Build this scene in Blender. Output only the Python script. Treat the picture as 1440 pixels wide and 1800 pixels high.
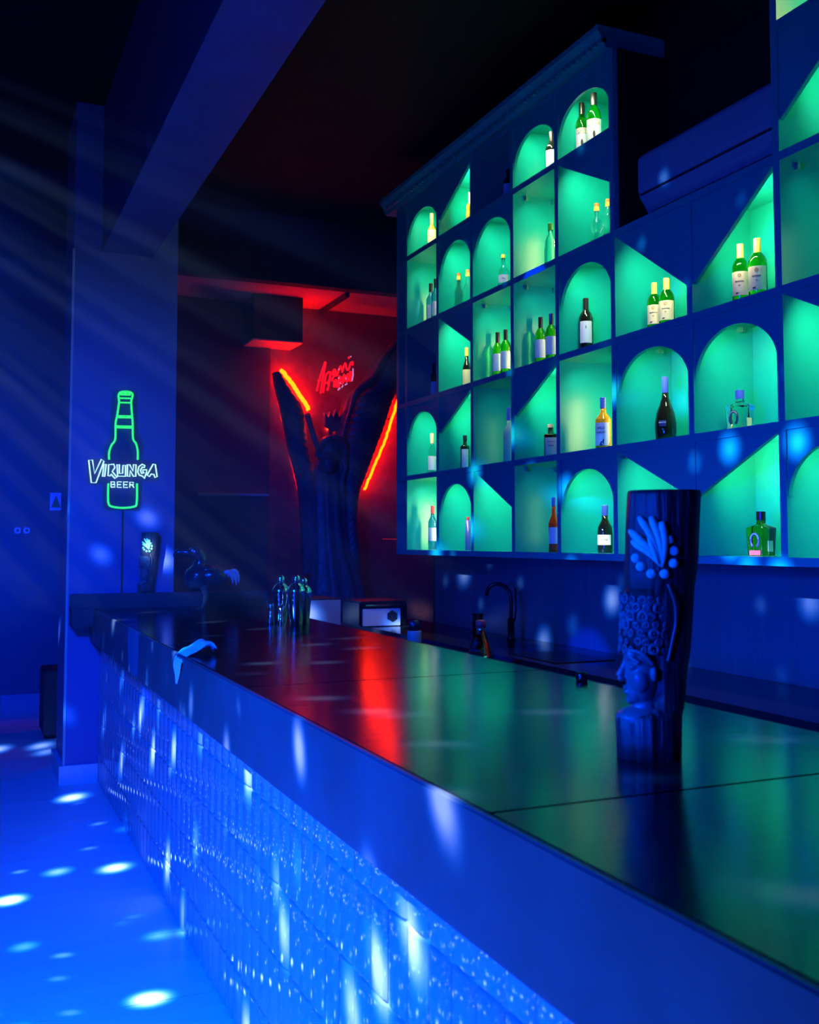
import bpy, bmesh, math, random
from mathutils import Vector, Matrix
random.seed(7)
PI = math.pi
S = bpy.context.scene
for o in list(bpy.data.objects): bpy.data.objects.remove(o)
COL = S.collection

# ------------------------------------------------------------------ camera
cam_d = bpy.data.cameras.new('camera'); cam = bpy.data.objects.new('camera', cam_d); COL.objects.link(cam)
cam.location = (0, 0, 1.53)
cam.rotation_euler = (PI/2 + math.radians(3.4971), 0, -math.radians(23.5234))
cam_d.sensor_fit = 'HORIZONTAL'; cam_d.sensor_width = 36; cam_d.lens = 45
cam_d.shift_y = -60/1440
cam_d.clip_start = 0.05
cam_d.dof.use_dof = True; cam_d.dof.focus_distance = 4.6; cam_d.dof.aperture_fstop = 7.0
S.camera = cam
S.view_settings.view_transform = 'Standard'; S.view_settings.look = 'None'
S.view_settings.exposure = 0; S.view_settings.gamma = 1; S.view_settings.use_curve_mapping = False

# ------------------------------------------------------------------ world and room lights
w = bpy.data.worlds.new('world'); S.world = w; w.use_nodes = True
w.node_tree.nodes['Background'].inputs[0].default_value = (0.0, 0.004, 1, 1)
w.node_tree.nodes['Background'].inputs[1].default_value = 0.006

def aim(o, tgt):
    d = Vector(tgt) - o.location
    o.rotation_euler = d.to_track_quat('-Z', 'Y').to_euler()
def area(name, loc, tgt, sx, sy, power, color, spread=180, axis=None):
    l = bpy.data.lights.new(name, 'AREA'); l.shape = 'RECTANGLE'; l.size = sx; l.size_y = sy
    l.energy = power; l.color = color; l.spread = math.radians(spread)
    o = bpy.data.objects.new(name, l); COL.objects.link(o); o.location = loc; aim(o, tgt)
    if axis:      # long side (sy) laid along this axis
        z = -(Vector(tgt)-Vector(loc)).normalized(); y = Vector(axis); y = (y - z*y.dot(z)).normalized(); x = y.cross(z)
        o.rotation_euler = Matrix((x, y, z)).transposed().to_euler()
    return o
BLUE = (0.0, 0.055, 1.0)
area('blue_wash_light', (-1.7, 2.3, 2.2), (0.35, 2.6, 0.0), .5, .5, 185, (0, .07, 1), 95)
area('blue_far_light', (-.45, 2.9, 2.7), (0.75, 6.87, 0.35), .4, .4, 62, (0, .04, 1), 75)
area('blue_end_fill', (-2.2, 7.0, 2.4), (-0.2, 11, 1.2), .5, .5, 60, (0, .02, 1), 60)  # unseen lamp added to lift the blue on the far wall
area('blue_bar_light', (-2.4, 0.6, 1.6), (3.0, 3.9, .95), .5, .5, 46, (0, .03, 1), 62)

def gobo(name, loc, power, color, scale, thr, seed, soft=.004, rot=(0,0,0), spot=None, tgt=None):
    """disco projector: a lamp whose lens plate lets out round spots"""
    l = bpy.data.lights.new(name, 'SPOT' if spot else 'POINT'); l.energy = power
    if spot: l.spot_size = math.radians(spot); l.spot_blend = .3
    l.shadow_soft_size = soft; l.use_nodes = True
    nt = l.node_tree; N = nt.nodes; L = nt.links
    em = next(n for n in N if n.type == 'EMISSION')
    tc = N.new('ShaderNodeTexCoord'); mp = N.new('ShaderNodeMapping'); vo = N.new('ShaderNodeTexVoronoi')
    mp.inputs['Location'].default_value = (seed, seed*.37, -seed*.71); vo.voronoi_dimensions = '3D'
    mp.inputs['Scale'].default_value = (scale,)*3; vo.inputs['Scale'].default_value = 1
    vo.inputs['Randomness'].default_value = .85
    L.new(tc.outputs['Normal'], mp.inputs[0]); L.new(mp.outputs[0], vo.inputs['Vector'])
    mr = N.new('ShaderNodeMapRange'); mr.interpolation_type = 'SMOOTHSTEP'
    mr.inputs['From Min'].default_value = thr; mr.inputs['From Max'].default_value = thr*.15
    L.new(vo.outputs['Distance'], mr.inputs[0]); L.new(mr.outputs[0], em.inputs['Strength'])
    cr = N.new('ShaderNodeMix'); cr.data_type = 'RGBA'; cr.inputs[6].default_value = (0, .18, 1, 1); cr.inputs[7].default_value = (*color, 1)
    pw = N.new('ShaderNodeMath'); pw.operation = 'POWER'; pw.inputs[1].default_value = 2.2
    L.new(mr.outputs[0], pw.inputs[0]); L.new(pw.outputs[0], cr.inputs[0]); L.new(cr.outputs[2], em.inputs['Color'])
    o = bpy.data.objects.new(name, l); COL.objects.link(o); o.location = loc; o.rotation_euler = rot
    if tgt: aim(o, tgt)
    return o
gobo('disco_light', (-1.4, 3.3, 3.3), 7500, (0.42, 0.62, 1.0), 15, .36, 3.3, spot=112, tgt=(.1, 3.7, 0))
gobo('disco_light', (-1.9, 4.4, 2.3), 1000, (0.10, 0.36, 1.0), 17, .23, 8.1, spot=75, tgt=(2.6, 4.6, .75))

# ------------------------------------------------------------------ materials
MATS = {}
def mat(name, base=(.5,.5,.5), rough=.5, metal=0, spec=.5, trans=0, ior=1.45, emis=None, estr=0, noise=None, bump=None, coat=0, aniso=0):
    if name in MATS: return MATS[name]
    m = bpy.data.materials.new(name); m.use_nodes = True; MATS[name] = m
    nt = m.node_tree; p = nt.nodes['Principled BSDF']
    p.inputs['Base Color'].default_value = (*base, 1); p.inputs['Roughness'].default_value = rough
    p.inputs['Metallic'].default_value = metal; p.inputs['Specular IOR Level'].default_value = spec
    p.inputs['Transmission Weight'].default_value = trans; p.inputs['IOR'].default_value = ior
    p.inputs['Coat Weight'].default_value = coat
    if emis: p.inputs['Emission Color'].default_value = (*emis, 1); p.inputs['Emission Strength'].default_value = estr
    tc = nt.nodes.new('ShaderNodeTexCoord')
    if noise:   # (scale, amount, stretch)
        nz = nt.nodes.new('ShaderNodeTexNoise'); nz.inputs['Scale'].default_value = noise[0]; nz.inputs['Detail'].default_value = 6
        mp = nt.nodes.new('ShaderNodeMapping'); mp.inputs['Scale'].default_value = noise[2] if len(noise) > 2 else (1,1,1)
        nt.links.new(tc.outputs['Object'], mp.inputs[0]); nt.links.new(mp.outputs[0], nz.inputs['Vector'])
        mx = nt.nodes.new('ShaderNodeMix'); mx.data_type = 'RGBA'
        a = noise[1]
        mx.inputs[6].default_value = (*[c*(1-a) for c in base], 1); mx.inputs[7].default_value = (*[min(1, c*(1+a)) for c in base], 1)
        nt.links.new(nz.outputs[0], mx.inputs[0]); nt.links.new(mx.outputs[2], p.inputs['Base Color'])
    if bump:    # (scale, strength, stretch)
        nb = nt.nodes.new('ShaderNodeTexNoise'); nb.inputs['Scale'].default_value = bump[0]; nb.inputs['Detail'].default_value = 4
        mp = nt.nodes.new('ShaderNodeMapping'); mp.inputs['Scale'].default_value = bump[2] if len(bump) > 2 else (1,1,1)
        nt.links.new(tc.outputs['Object'], mp.inputs[0]); nt.links.new(mp.outputs[0], nb.inputs['Vector'])
        bp = nt.nodes.new('ShaderNodeBump'); bp.inputs['Strength'].default_value = bump[1]; bp.inputs['Distance'].default_value = .01
        nt.links.new(nb.outputs[0], bp.inputs['Height']); nt.links.new(bp.outputs[0], p.inputs['Normal'])
    return m
M_teal = mat('teal_paint', (.004, .40, .30), .29, spec=.36, noise=(9, .10), bump=(30, .05))
M_floor = mat('floor_planks', (.62, .62, .62), .32, noise=(2.2, .15, (1,4,1)), bump=(4, .06))
M_tile = mat('glazed_tile', (.28, .30, .34), .07, spec=.8, noise=(3, .12), coat=.5)
M_grout = mat('grout', (.4, .4, .42), .7)
M_stone = mat('dark_stone', (.008, .009, .010), .17, spec=.48, noise=(5, .5, (1,6,1)), bump=(6, .05, (1,5,1)))
M_apron = mat('stone_edge', (.07, .07, .075), .4, spec=.3, noise=(4, .6), bump=(20, .1))
M_col = mat('column_paint', (.10, .12, .30), .5, noise=(3, .08), bump=(40, .05))
M_dark = mat('dark_paint', (.035, .035, .038), .6, noise=(4, .2))
M_wall = mat('wall_paint', (.10, .10, .11), .6, noise=(2, .2))
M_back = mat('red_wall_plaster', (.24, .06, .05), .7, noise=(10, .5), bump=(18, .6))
M_soffit = mat('red_lit_soffit', (.7, .3, .3), .5)  # red glow of the niche put into this base colour
M_splash = mat('splash_tile', (.13, .14, .16), .2, spec=.6, noise=(30, .2, (1,1,.1)), bump=(50, .12, (1,1,.05)))
M_counter = mat('counter_top', (.02, .02, .025), .15, spec=.6)
M_skirt = mat('skirting', (.62, .62, .65), .3)
M_ac = mat('ac_plastic', (.35, .36, .38), .35, noise=(2, .06))
M_acd = mat('ac_slot', (.03, .03, .03), .5)
M_chrome = mat('chrome', (.8, .8, .82), .08, metal=1)
M_blackmetal = mat('black_metal', (.015, .015, .015), .25, metal=.6)
M_wood = mat('carved_wood', (.028, .027, .026), .45, noise=(60, .9, (1,1,.06)), bump=(70, 1.0, (1,1,.05)))
M_woodlite = mat('painted_relief', (.26, .75, .52), .4, noise=(30, .3, (1,1,.2)), bump=(60, .3))
M_face = mat('carved_face', (.13, .13, .13), .35, noise=(20, .4), bump=(30, .25))
M_sculpt = mat('sculpture_resin', (.15, .14, .15), .34, noise=(14, .6), bump=(25, .8))
M_green = mat('neon_green', (.1,.4,.15), .4, emis=(.03, 1, .07), estr=1.0)
M_white = mat('neon_white', (.5,.6,.6), .4, emis=(.55, 1, .86), estr=1.15)
M_red = mat('neon_red', (.4,.02,.02), .4, emis=(1, .004, .012), estr=1.1)
M_led = mat('led_red', (.5,.1,.02), .4, emis=(1, .016, .0), estr=46)
M_ledw = mat('led_pink', (.5,.4,.5), .4, emis=(.55, .3, .75), estr=.8)
M_acryl = mat('clear_acrylic', (.9,.95,1), .03, trans=1, ior=1.2, spec=.3)
M_paper = mat('paper', (.75,.76,.78), .6)
M_ink = mat('ink', (.02,.02,.02), .6)
M_gold = mat('gold_foil', (.75,.48,.12), .3, metal=.5)
M_cable = mat('cable', (.01,.01,.01), .5)
M_warn = mat('warning_print', (.35,.33,.05), .6)

# ------------------------------------------------------------------ mesh helpers
def link(name, bm, m, parent=None, smooth=False, loc=None):
    me = bpy.data.meshes.new(name); bm.normal_update(); bm.to_mesh(me); bm.free()
    for mm in (m if isinstance(m, (list, tuple)) else [m]): me.materials.append(mm)
    if smooth:
        for p in me.polygons: p.use_smooth = True
    o = bpy.data.objects.new(name, me); COL.objects.link(o)
    if parent: o.parent = parent
    if loc: o.location = loc
    return o
def thing(name, label, cat, loc=(0,0,0), rz=0, group=None):
    o = bpy.data.objects.new(name, None); COL.objects.link(o); o.empty_display_size = .05
    o.location = loc; o.rotation_euler = (0,0,rz); o['label'] = label; o['category'] = cat
    if group: o['group'] = group
    return o
def tag(o, label, cat, group=None):
    o['label'] = label; o['category'] = cat
    if group: o['group'] = group
    return o
def struct(name, bm, m, label=None, smooth=False):
    o = link(name, bm, m, None, smooth); o['kind'] = 'structure'
    if label: o['label'] = label
    return o
def bx(bm, x0, x1, y0, y1, z0, z1):
    v = [bm.verts.new(p) for p in ((x0,y0,z0),(x1,y0,z0),(x1,y1,z0),(x0,y1,z0),(x0,y0,z1),(x1,y0,z1),(x1,y1,z1),(x0,y1,z1))]
    for f in ((0,3,2,1),(4,5,6,7),(0,1,5,4),(1,2,6,5),(2,3,7,6),(3,0,4,7)): bm.faces.new([v[i] for i in f])
def box(x0,x1,y0,y1,z0,z1, bev=0):
    bm = bmesh.new(); bx(bm,x0,x1,y0,y1,z0,z1)
    if bev: bmesh.ops.bevel(bm, geom=bm.edges[:], offset=bev, segments=2, affect='EDGES')
    return bm
def lathe(prof, n=28, bm=None, loc=(0,0,0), sq=0):
    """prof: list of (r, z); sq>0 gives a rounded-square section"""
    bm = bm or bmesh.new(); rings = []
    for r, z in prof:
        ring = []
        for i in range(n):
            a = 2*PI*i/n; c, s = math.cos(a), math.sin(a); k = 1
            if sq: k = 1/((abs(c)**(2+sq*6)+abs(s)**(2+sq*6))**(1/(2+sq*6)))
            ring.append(bm.verts.new((loc[0]+r*c*k, loc[1]+r*s*k, loc[2]+z)))
        rings.append(ring)
    for a, b in zip(rings, rings[1:]):
        for i in range(n): bm.faces.new((a[i], a[(i+1)%n], b[(i+1)%n], b[i]))
    if prof[0][0] > 1e-6: bm.faces.new(list(reversed(rings[0])))
    if prof[-1][0] > 1e-6: bm.faces.new(rings[-1])
    return bm
def loft(rings, bm=None, cap=True, closed=True):
    bm = bm or bmesh.new(); R = [[bm.verts.new(p) for p in r] for r in rings]
    for a, b in zip(R, R[1:]):
        n = len(a)
        for i in range(n if closed else n-1): bm.faces.new((a[i], a[(i+1)%n], b[(i+1)%n], b[i]))
    if cap and closed: bm.faces.new(list(reversed(R[0]))); bm.faces.new(R[-1])
    return bm
def tube(pts, r, bm=None, n=8, closed=False):
    """r: radius or list of radii"""
    bm = bm or bmesh.new(); pts = [Vector(p) for p in pts]; N = len(pts); R = []
    ref = Vector((0,0,1)); prev = None
    for i, p in enumerate(pts):
        if closed: t = pts[(i+1)%N] - pts[i-1]
        else: t = pts[min(i+1, N-1)] - pts[max(i-1, 0)]
        t.normalize()
        if prev is None:
            u = t.cross(ref);
            if u.length < 1e-3: u = t.cross(Vector((0,1,0)))
        else: u = prev - t*prev.dot(t)
        u.normalize(); prev = u; v = t.cross(u)
        rr = r[i] if isinstance(r, (list, tuple)) else r
        R.append([bm.verts.new(p + (u*math.cos(2*PI*k/n) + v*math.sin(2*PI*k/n))*rr) for k in range(n)])
    for i in range(N if closed else N-1):
        a, b = R[i], R[(i+1)%N]
        for k in range(n): bm.faces.new((a[k], a[(k+1)%n], b[(k+1)%n], b[k]))
    if not closed: bm.faces.new(list(reversed(R[0]))); bm.faces.new(R[-1])
    return bm
def smoothline(pts, k=4, closed=False):
    P = [Vector(p) for p in pts]; N = len(P); out = []
    for i in range(N if closed else N-1):
        if closed: a, b, c, d = P[i-1], P[i], P[(i+1)%N], P[(i+2)%N]
        else: a, b, c, d = P[max(i-1,0)], P[i], P[i+1], P[min(i+2,N-1)]
        for j in range(k):
            t = j/k
            out.append(.5*((2*b)+(c-a)*t+(2*a-5*b+4*c-d)*t*t+(3*b-a-3*c+d)*t**3))
    if not closed: out.append(P[-1])
    return out
def ball(bm, c, r, seg=16, rot=None):
    rx, ry, rz = r if isinstance(r, (tuple, list)) else (r, r, r)
    M = Matrix.Translation(Vector(c)) @ (rot or Matrix.Identity(4)) @ Matrix.Diagonal((rx, ry, rz, 1))
    bmesh.ops.create_uvsphere(bm, u_segments=seg, v_segments=max(6, seg*2//3), radius=1, matrix=M)
def prism(poly, y0, y1, bm=None, plane='xz'):
    """extrude polygon; plane xz -> depth along y, plane yz -> depth along x"""
    bm = bm or bmesh.new()
    f = (lambda a, b, d: (a, d, b)) if plane == 'xz' else (lambda a, b, d: (d, a, b))
    A = [bm.verts.new(f(a, b, y0)) for a, b in poly]; B = [bm.verts.new(f(a, b, y1)) for a, b in poly]
    n = len(A)
    bm.faces.new(A); bm.faces.new(list(reversed(B)))
    for i in range(n): bm.faces.new((A[i], B[i], B[(i+1)%n], A[(i+1)%n]))
    bmesh.ops.recalc_face_normals(bm, faces=bm.faces[:])
    return bm
def remesh(o, vox, smooth=4):
    md = o.modifiers.new('remesh', 'REMESH'); md.mode = 'VOXEL'; md.voxel_size = vox; md.use_smooth_shade = True
    if smooth:
        s = o.modifiers.new('smooth', 'SMOOTH'); s.iterations = smooth; s.factor = .6
def text_bm(txt, size, extrude=.0003, bold=0):
    cu = bpy.data.curves.new('lettering', 'FONT'); cu.body = txt; cu.size = size; cu.align_x = 'CENTER'; cu.align_y = 'CENTER'
    cu.extrude = extrude; cu.offset = bold; cu.resolution_u = 3
    o = bpy.data.objects.new('lettering_source', cu); COL.objects.link(o)
    bpy.context.view_layer.update()
    me = bpy.data.meshes.new_from_object(o.evaluated_get(bpy.context.evaluated_depsgraph_get()))
    bm = bmesh.new(); bm.from_mesh(me)
    bpy.data.objects.remove(o); bpy.data.curves.remove(cu); bpy.data.meshes.remove(me)
    return bm
def wrap(bm, R, z0, ang0=-PI/2):
    """bend flat lettering (x right, y up) round a vertical cylinder of radius R facing ang0"""
    for v in bm.verts:
        a = ang0 + v.co.x/R; r = R + v.co.z
        v.co = Vector((r*math.cos(a), r*math.sin(a), z0 + v.co.y))
    return bm

# ------------------------------------------------------------------ room
bm = bmesh.new(); PL = .585; y = 3.55 - PL*8
while y < 11:
    bx(bm, -4, 4.4, y+.002, y+PL-.002, -.03, 0); y += PL
bx(bm, -4, 4.4, -1.5, 11.2, -.06, -.004)
struct('floor', bm, M_floor)
struct('wall_far', box(-4, 1.6, 11, 11.15, 0, 4.4), M_wall)
struct('wall_left', box(-4.15, -4, -1.5, 11.15, 0, 4.4), M_wall)
struct('wall_behind_camera', box(-4.15, 3.5, -1.6, -1.5, 0, 4.4), M_wall)
bm = bmesh.new(); bx(bm, 1.6, 4.5, 9.5, 9.65, 0, 4.4); bx(bm, 1.5, 1.6, 9.5, 11.15, 0, 4.4)
struct('wall_back', bm, M_back)
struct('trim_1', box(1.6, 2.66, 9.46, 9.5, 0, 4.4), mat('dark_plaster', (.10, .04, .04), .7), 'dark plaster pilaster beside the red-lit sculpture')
bm = bmesh.new(); bx(bm, 3.36, 3.5, -1.5, 7.25, 0, 4.4); bx(bm, 4.4, 4.5, 7.15, 9.65, 0, 4.4); bx(bm, 3.5, 4.4, 7.15, 7.25, 0, 4.4)
struct('wall_right', bm, mat('black_wall', (.008,.008,.009), .6))
struct('ceiling', box(-4.15, 4.5, -1.6, 11.15, 4.4, 4.5), mat('ceiling_paint', (.006,.006,.006), .7, spec=.15))
struct('trim_2', box(.79, 1.12, -1.5, 7.5, 3.42, 4.4), mat('beam_paint', (.04,.05,.18), .55, noise=(5,.3)), 'ceiling beam running along the bar')
struct('trim_3', box(1.4, 4.4, 8.6, 8.72, 3.80, 4.4), M_dark, 'dropped lintel before the red niche')
bm = box(1.4, 4.4, 8.72, 9.5, 3.80, 3.86); struct('trim_4', bm, M_soffit, 'niche ceiling with the red glow put into its colour')
struct('trim_5', box(2.40, 2.87, 9.1, 9.5, 3.385, 3.80), mat('black_wall'), 'boxed ledge over the left red strip')
struct('trim_9', box(2.40, 2.87, 9.1, 9.5, 3.372, 3.385), M_soffit, 'underside of the boxed ledge, coloured as if lit red')  # separate skin: red light on the underside painted as colour, front left black
struct('trim_6', box(3.16, 3.20, 8.73, 9.5, 3.76, 3.80), M_dark, 'dark ceiling batten')
# column
t = struct('column', box(.615, 1.285, 6.87, 7.45, 0, 4.4), M_col, 'tall painted square column at the end of the bar')
bm = bmesh.new(); bx(bm, .585, .82, 6.845, 6.87, 0, .115); bx(bm, .585, .615, 6.87, 7.47, 0, .115)
struct('baseboard_column', bm, M_skirt)
# metal corner bead on the column
struct('trim_7', box(.607, .622, 6.862, 6.88, .115, 3.42), mat('bead', (.4,.4,.42), .25), 'corner bead of the column')

# ------------------------------------------------------------------ bar
bar = thing('bar_counter', 'long bar counter with thick dark stone top and pale glazed tile front', 'bar counter', (.76, 3, 0))
def rel(o, p=bar):
    o.parent = p; o.matrix_parent_inverse = Matrix.Translation(-Vector(p.location)); return o
bm = bmesh.new()
seams = [-1.2, .25, 1.46, 2.98, 4.3, 5.55, 6.87]
for a, b in zip(seams, seams[1:]):
    s = box(.773, 1.775, a+.0015, b-.0015, 1.06, 1.10, .003)
    me = bpy.data.meshes.new('t'); s.to_mesh(me); s.free(); bm.from_mesh(me); bpy.data.meshes.remove(me)
rel(link('stone_top', bm, M_stone))
rel(link('stone_edge', box(.757, .773, -1.2, 6.862, .888, 1.1008, .004), M_apron))
rel(link('core', box(.83, 1.70, -1.2, 6.87, 0, 1.06), M_dark))
rel(link('end_upstand', box(.63, 1.9, 6.74, 6.868, 1.06, 1.19, .006), M_dark))
rel(link('end_overhang', box(.63, .80, 6.70, 6.868, .99, 1.10, .004), M_dark))
bm = bmesh.new(); bx(bm, .829, .835, -1.2, 6.87, 0, .885)
rel(link('grout_bed', bm, M_grout))
bm = bmesh.new(); rows = [0, .175, .3745, .574, .772, .885]
y = -1.2 + .011
k = 0
while y < 6.85:
    for j, (z0, z1) in enumerate(zip(rows, rows[1:])):
        y0, y1 = y+.0006, min(y+.1002, 6.87)-.0006; za, zb = z0+.0015, z1-.0015
        tilt = random.gauss(0, .00018); tv = random.gauss(0, .0002); nu = 7; g = []
        for i in range(nu+1):
            u = i/nu; yy = y0+(y1-y0)*u
            edge = .004*(abs(2*u-1)**6)
            dome = .0030*(1-(2*u-1)**2)
            xx = .8235 + edge - dome*1.0 + tilt*(2*u-1)*1.5
            col = []
            for zz, e in ((za,.005),(za+.003,.0012),(za+.007,0),(zb-.007,0),(zb-.003,.0012),(zb,.005)):
                col.append(bm.verts.new((xx+e+tv*((zz-za)/(zb-za)-.5)*2, yy, zz)))
            g.append(col)
        for i in range(nu):
            for q in range(5): bm.faces.new((g[i][q], g[i][q+1], g[i+1][q+1], g[i+1][q]))
    y += .1; k += 1
rel(link('tile_front', bm, M_tile, smooth=True))

# ------------------------------------------------------------------ bottle shelf
XS, XB = 3.0, 3.345
ZK = [1.445, 1.99, 2.538, 3.088, 3.637, 4.045]
YB = [7.118, 6.955, 6.403, 5.88, 5.343, 4.833, 4.30, 3.704, 3.15, 2.60, 2.05]   # c0..c9 boundaries
shelf = thing('bottle_shelf', 'stepped teal display shelf of arched and diagonal lit cells on the back bar wall', 'shelf', (3.17, 5, 1.43))
TB, TP = .018, .019
TOP = {0:5,1:5,2:5,3:5,4:5,5:5,6:3,7:3,8:5,9:5}
bm = bmesh.new()
for i, yb in enumerate(YB):
    tl = TOP.get(i-1, 0); tr = TOP.get(i, 0); t_ = max(tl, tr)
    bx(bm, XS, XB, yb-TP, yb+TP, ZK[0]-TB, ZK[t_]+TB)
for c in range(10):
    for k in range(TOP[c]+1):
        bx(bm, XS+.0005, XB, YB[c+1]+TP, YB[c]-TP, ZK[k]-TB, ZK[k]+TB)
rel(link('frame', bm, M_teal), shelf)
bm = bmesh.new()
for c in range(10): bx(bm, XB, XB+.012, YB[c+1], YB[c], ZK[0]-TB, ZK[TOP[c]]+TB)
rel(link('back_panel', bm, M_teal), shelf)
rel(link('side_black_sheet', box(XS+.03, XB+.01, 4.278, 4.2805, ZK[3]+TB, ZK[5]+TB), mat('black_wall')), shelf)  # thin black sheet added over the teal side next to the air conditioner
# crown with dentils over the tall left block
bm = prism([(2.975,4.066),(2.95,4.12),(2.925,4.15),(2.925,4.18),(3.345,4.18),(3.345,4.066)], 4.300, 7.30)
n = 0
yy = 4.30
while yy < 7.25:
    bx(bm, 2.945, 2.98, yy, yy+.026, 4.090, 4.115); yy += .052
rel(link('crown_moulding', bm, M_teal), shelf)
# front of each cell: O open, A arch, B = panel upper right, D = panel upper left (capital long drop)
KIND = {1:'OABOA', 2:'ADBAD', 3:'BOOAO', 4:'ODOOA', 5:'AOABA', 6:'BAB', 7:'DAD', 8:'ABODO', 9:'OAAOO'}
LONG = {(6,3),(7,3),(8,4),(2,5)}
for c, kinds in KIND.items():
    for r, kd in enumerate(kinds, 1):
        y0, y1 = YB[c+1]+TP, YB[c]-TP; z0, z1 = ZK[r-1]+TB, ZK[r]-TB; W = y1-y0; H = z1-z0
        if kd == 'A':
            zs = z1-(.27 if r < 5 else .25); rise = .205 if r < 5 else .165; cy = (y0+y1)/2; n = 28
            arc = [(cy+(W/2-.002)*math.cos(PI*i/n), zs+rise*math.sin(PI*i/n)) for i in range(n+1)]
            bm = bmesh.new()
            V = []
            for x in (XS+.007, XS+.027):
                V.append([(bm.verts.new((x, a, b)), bm.verts.new((x, a, z1))) for a, b in arc])
            for i in range(n):
                (a, A), (b, B) = V[0][i], V[0][i+1]; bm.faces.new((a, A, B, b))
                (a2, A2), (b2, B2) = V[1][i], V[1][i+1]; bm.faces.new((a2, b2, B2, A2)); bm.faces.new((a, b, b2, a2))
            bmesh.ops.recalc_face_normals(bm, faces=bm.faces[:])
            rel(link('arch_panel', bm, M_teal), shelf)
        elif kd in 'BD':
            drop = H*(.68 if r == 5 else .74 if (c, r) in LONG else .49)
            poly = [(y1, z1), (y0, z1), (y0, z1-drop)] if kd == 'B' else [(y0, z1), (y1, z1), (y1, z1-drop)]
            rel(link('diagonal_panel', prism(poly, XS+.007, XS+.027, plane='yz'), M_teal), shelf)
        # LED of the cell
        if (c, r) in {(3,5), (1,3), (9,1), (9,2), (9,3), (9,4), (9,5)}: continue
        if kd != 'O':
            if kd == 'A':
                area('cell_led_light', (XS+.042, (y0+y1)/2, z1-.035), (XS+.24, (y0+y1)/2+.04, z1-.26), .015, W-.16, 2.6, (1,1,.62), 130, (0,1,0))
            else:      # strip glued behind the slanting edge of the panel
                dr = H*(.68 if r == 5 else .74 if (c, r) in LONG else .49); sg_ = 1 if kd == 'B' else -1
                cy, cz = (y0+y1)/2, z1-dr/2+.035
                area('cell_led_light', (XS+.036, cy, cz), (XS+.20, cy+(.14 if kd == 'B' else .02)*sg_*dr/math.hypot(W, dr), cz-(.14 if kd == 'B' else .02)*W/math.hypot(W, dr)), .012, .30, 2.2 if kd == 'B' else 3.0, (1,1,.60), 150, (0, -sg_*W, -dr))
        else:
            dim = {(3,2):.25,(4,1):.25,(8,3):.3,(8,5):.9,(4,3):.6,(1,1):1.6}.get((c,r),1)
            area('cell_led_light', (XS+.333, y0+.15, z0+.20), (XS+.14, y1, z0+.20), .035, .30, 1.5*dim, (1,.92,.36) if dim > .5 else (.35,1,.35), 150, (0,0,1))
            area('cell_led_light', (XS+.06, (y0+y1)/2, z1-.02), (XS+.20, (y0+y1)/2, z1-.3), .02, W-.14, 1.0*dim, (.9,1,.8), 140, (0,1,0))
# small glass-shelf clips under boards
for c, r in [(4,4),(4,3),(3,3),(8,3),(7,2),(6,2),(2,4),(4,1),(5,1)]:
    z1 = ZK[r]-TB; y1 = YB[c]-TP
    for xx in (XS+.08, XS+.27):
        rel(link('shelf_clip', box(xx, xx+.012, y1-.02, y1, z1-.03, z1-.004), M_chrome), shelf)
bm = bmesh.new(); tube([(XS+.03, 4.24, 1.945),(XS+.03, 4.281, 1.945)], .010, bm, 12)
rel(link('cable_grommet', bm, M_chrome), shelf)

# splash wall behind the sink counter, back counter
struct('trim_8', box(3.345, 3.36, -.5, 7.2, .9, 1.43), M_splash, 'splashback tiles under the bottle shelf')
bc = thing('back_counter', 'dark glossy back counter with sink below the bottle shelf', 'counter', (3.0, 4, 0))
rel(link('worktop', box(2.72, 3.345, -.5, 7.6, .86, .90, .004), M_counter), bc)
rel(link('cabinet', box(2.77, 3.34, -.5, 7.6, 0, .86), M_dark), bc)
bm = bmesh.new(); bx(bm, 2.80, 3.16, 4.55, 5.05, .9005, .904); rel(link('sink_rim', bm, M_blackmetal), bc)
# ------------------------------------------------------------------ bottles
def G(name, col, rough=.03, trans=1): return mat(name, col, rough, trans=trans, ior=1.4, spec=.5)
g_green = G('green_glass', (.16,.60,.02)); g_lime = G('lime_glass', (.22,.85,.04)); g_clear = G('clear_glass', (.85,.97,.95)); g_blue = G('blue_glass', (.12,.35,.85))
g_amber = G('amber_glass', (.95,.42,.02), .06, .35); g_dark = mat('dark_glass', (.006,.008,.006), .06, spec=.7, trans=0); g_orange = G('orange_liquor', (1,.10,.01), .06, .25); g_gold = G('olive_spirit', (.28,.5,.03))
g_frost = mat('frosted_glass', (.45,.8,.7), .35, trans=.4, ior=1.3)
c_black = mat('black_cap', (.01,.01,.012), .3); c_white = mat('cream_label', (.88,.74,.42), .5); c_lblue = mat('pale_label', (.62,.66,.75), .5)
c_yel = mat('yellow_foil', (.85,.6,.08), .35); c_org = mat('orange_cap', (.75,.16,.03), .4); c_pink = mat('pink_label', (.75,.45,.38), .5)
c_red = mat('red_label', (.55,.04,.06), .5); c_navy = mat('navy_print', (.02,.03,.10), .4)
c_blueC = mat('blue_cap', (.05,.1,.5), .3); c_wood = mat('cork', (.7,.5,.3), .6)
WINE = [(.0,0),(.92,0),(1,.015),(1,.60),(.97,.66),(.80,.72),(.50,.775),(.38,.82),(.37,.97),(.41,.975),(.41,.995),(.0,1)]
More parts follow.
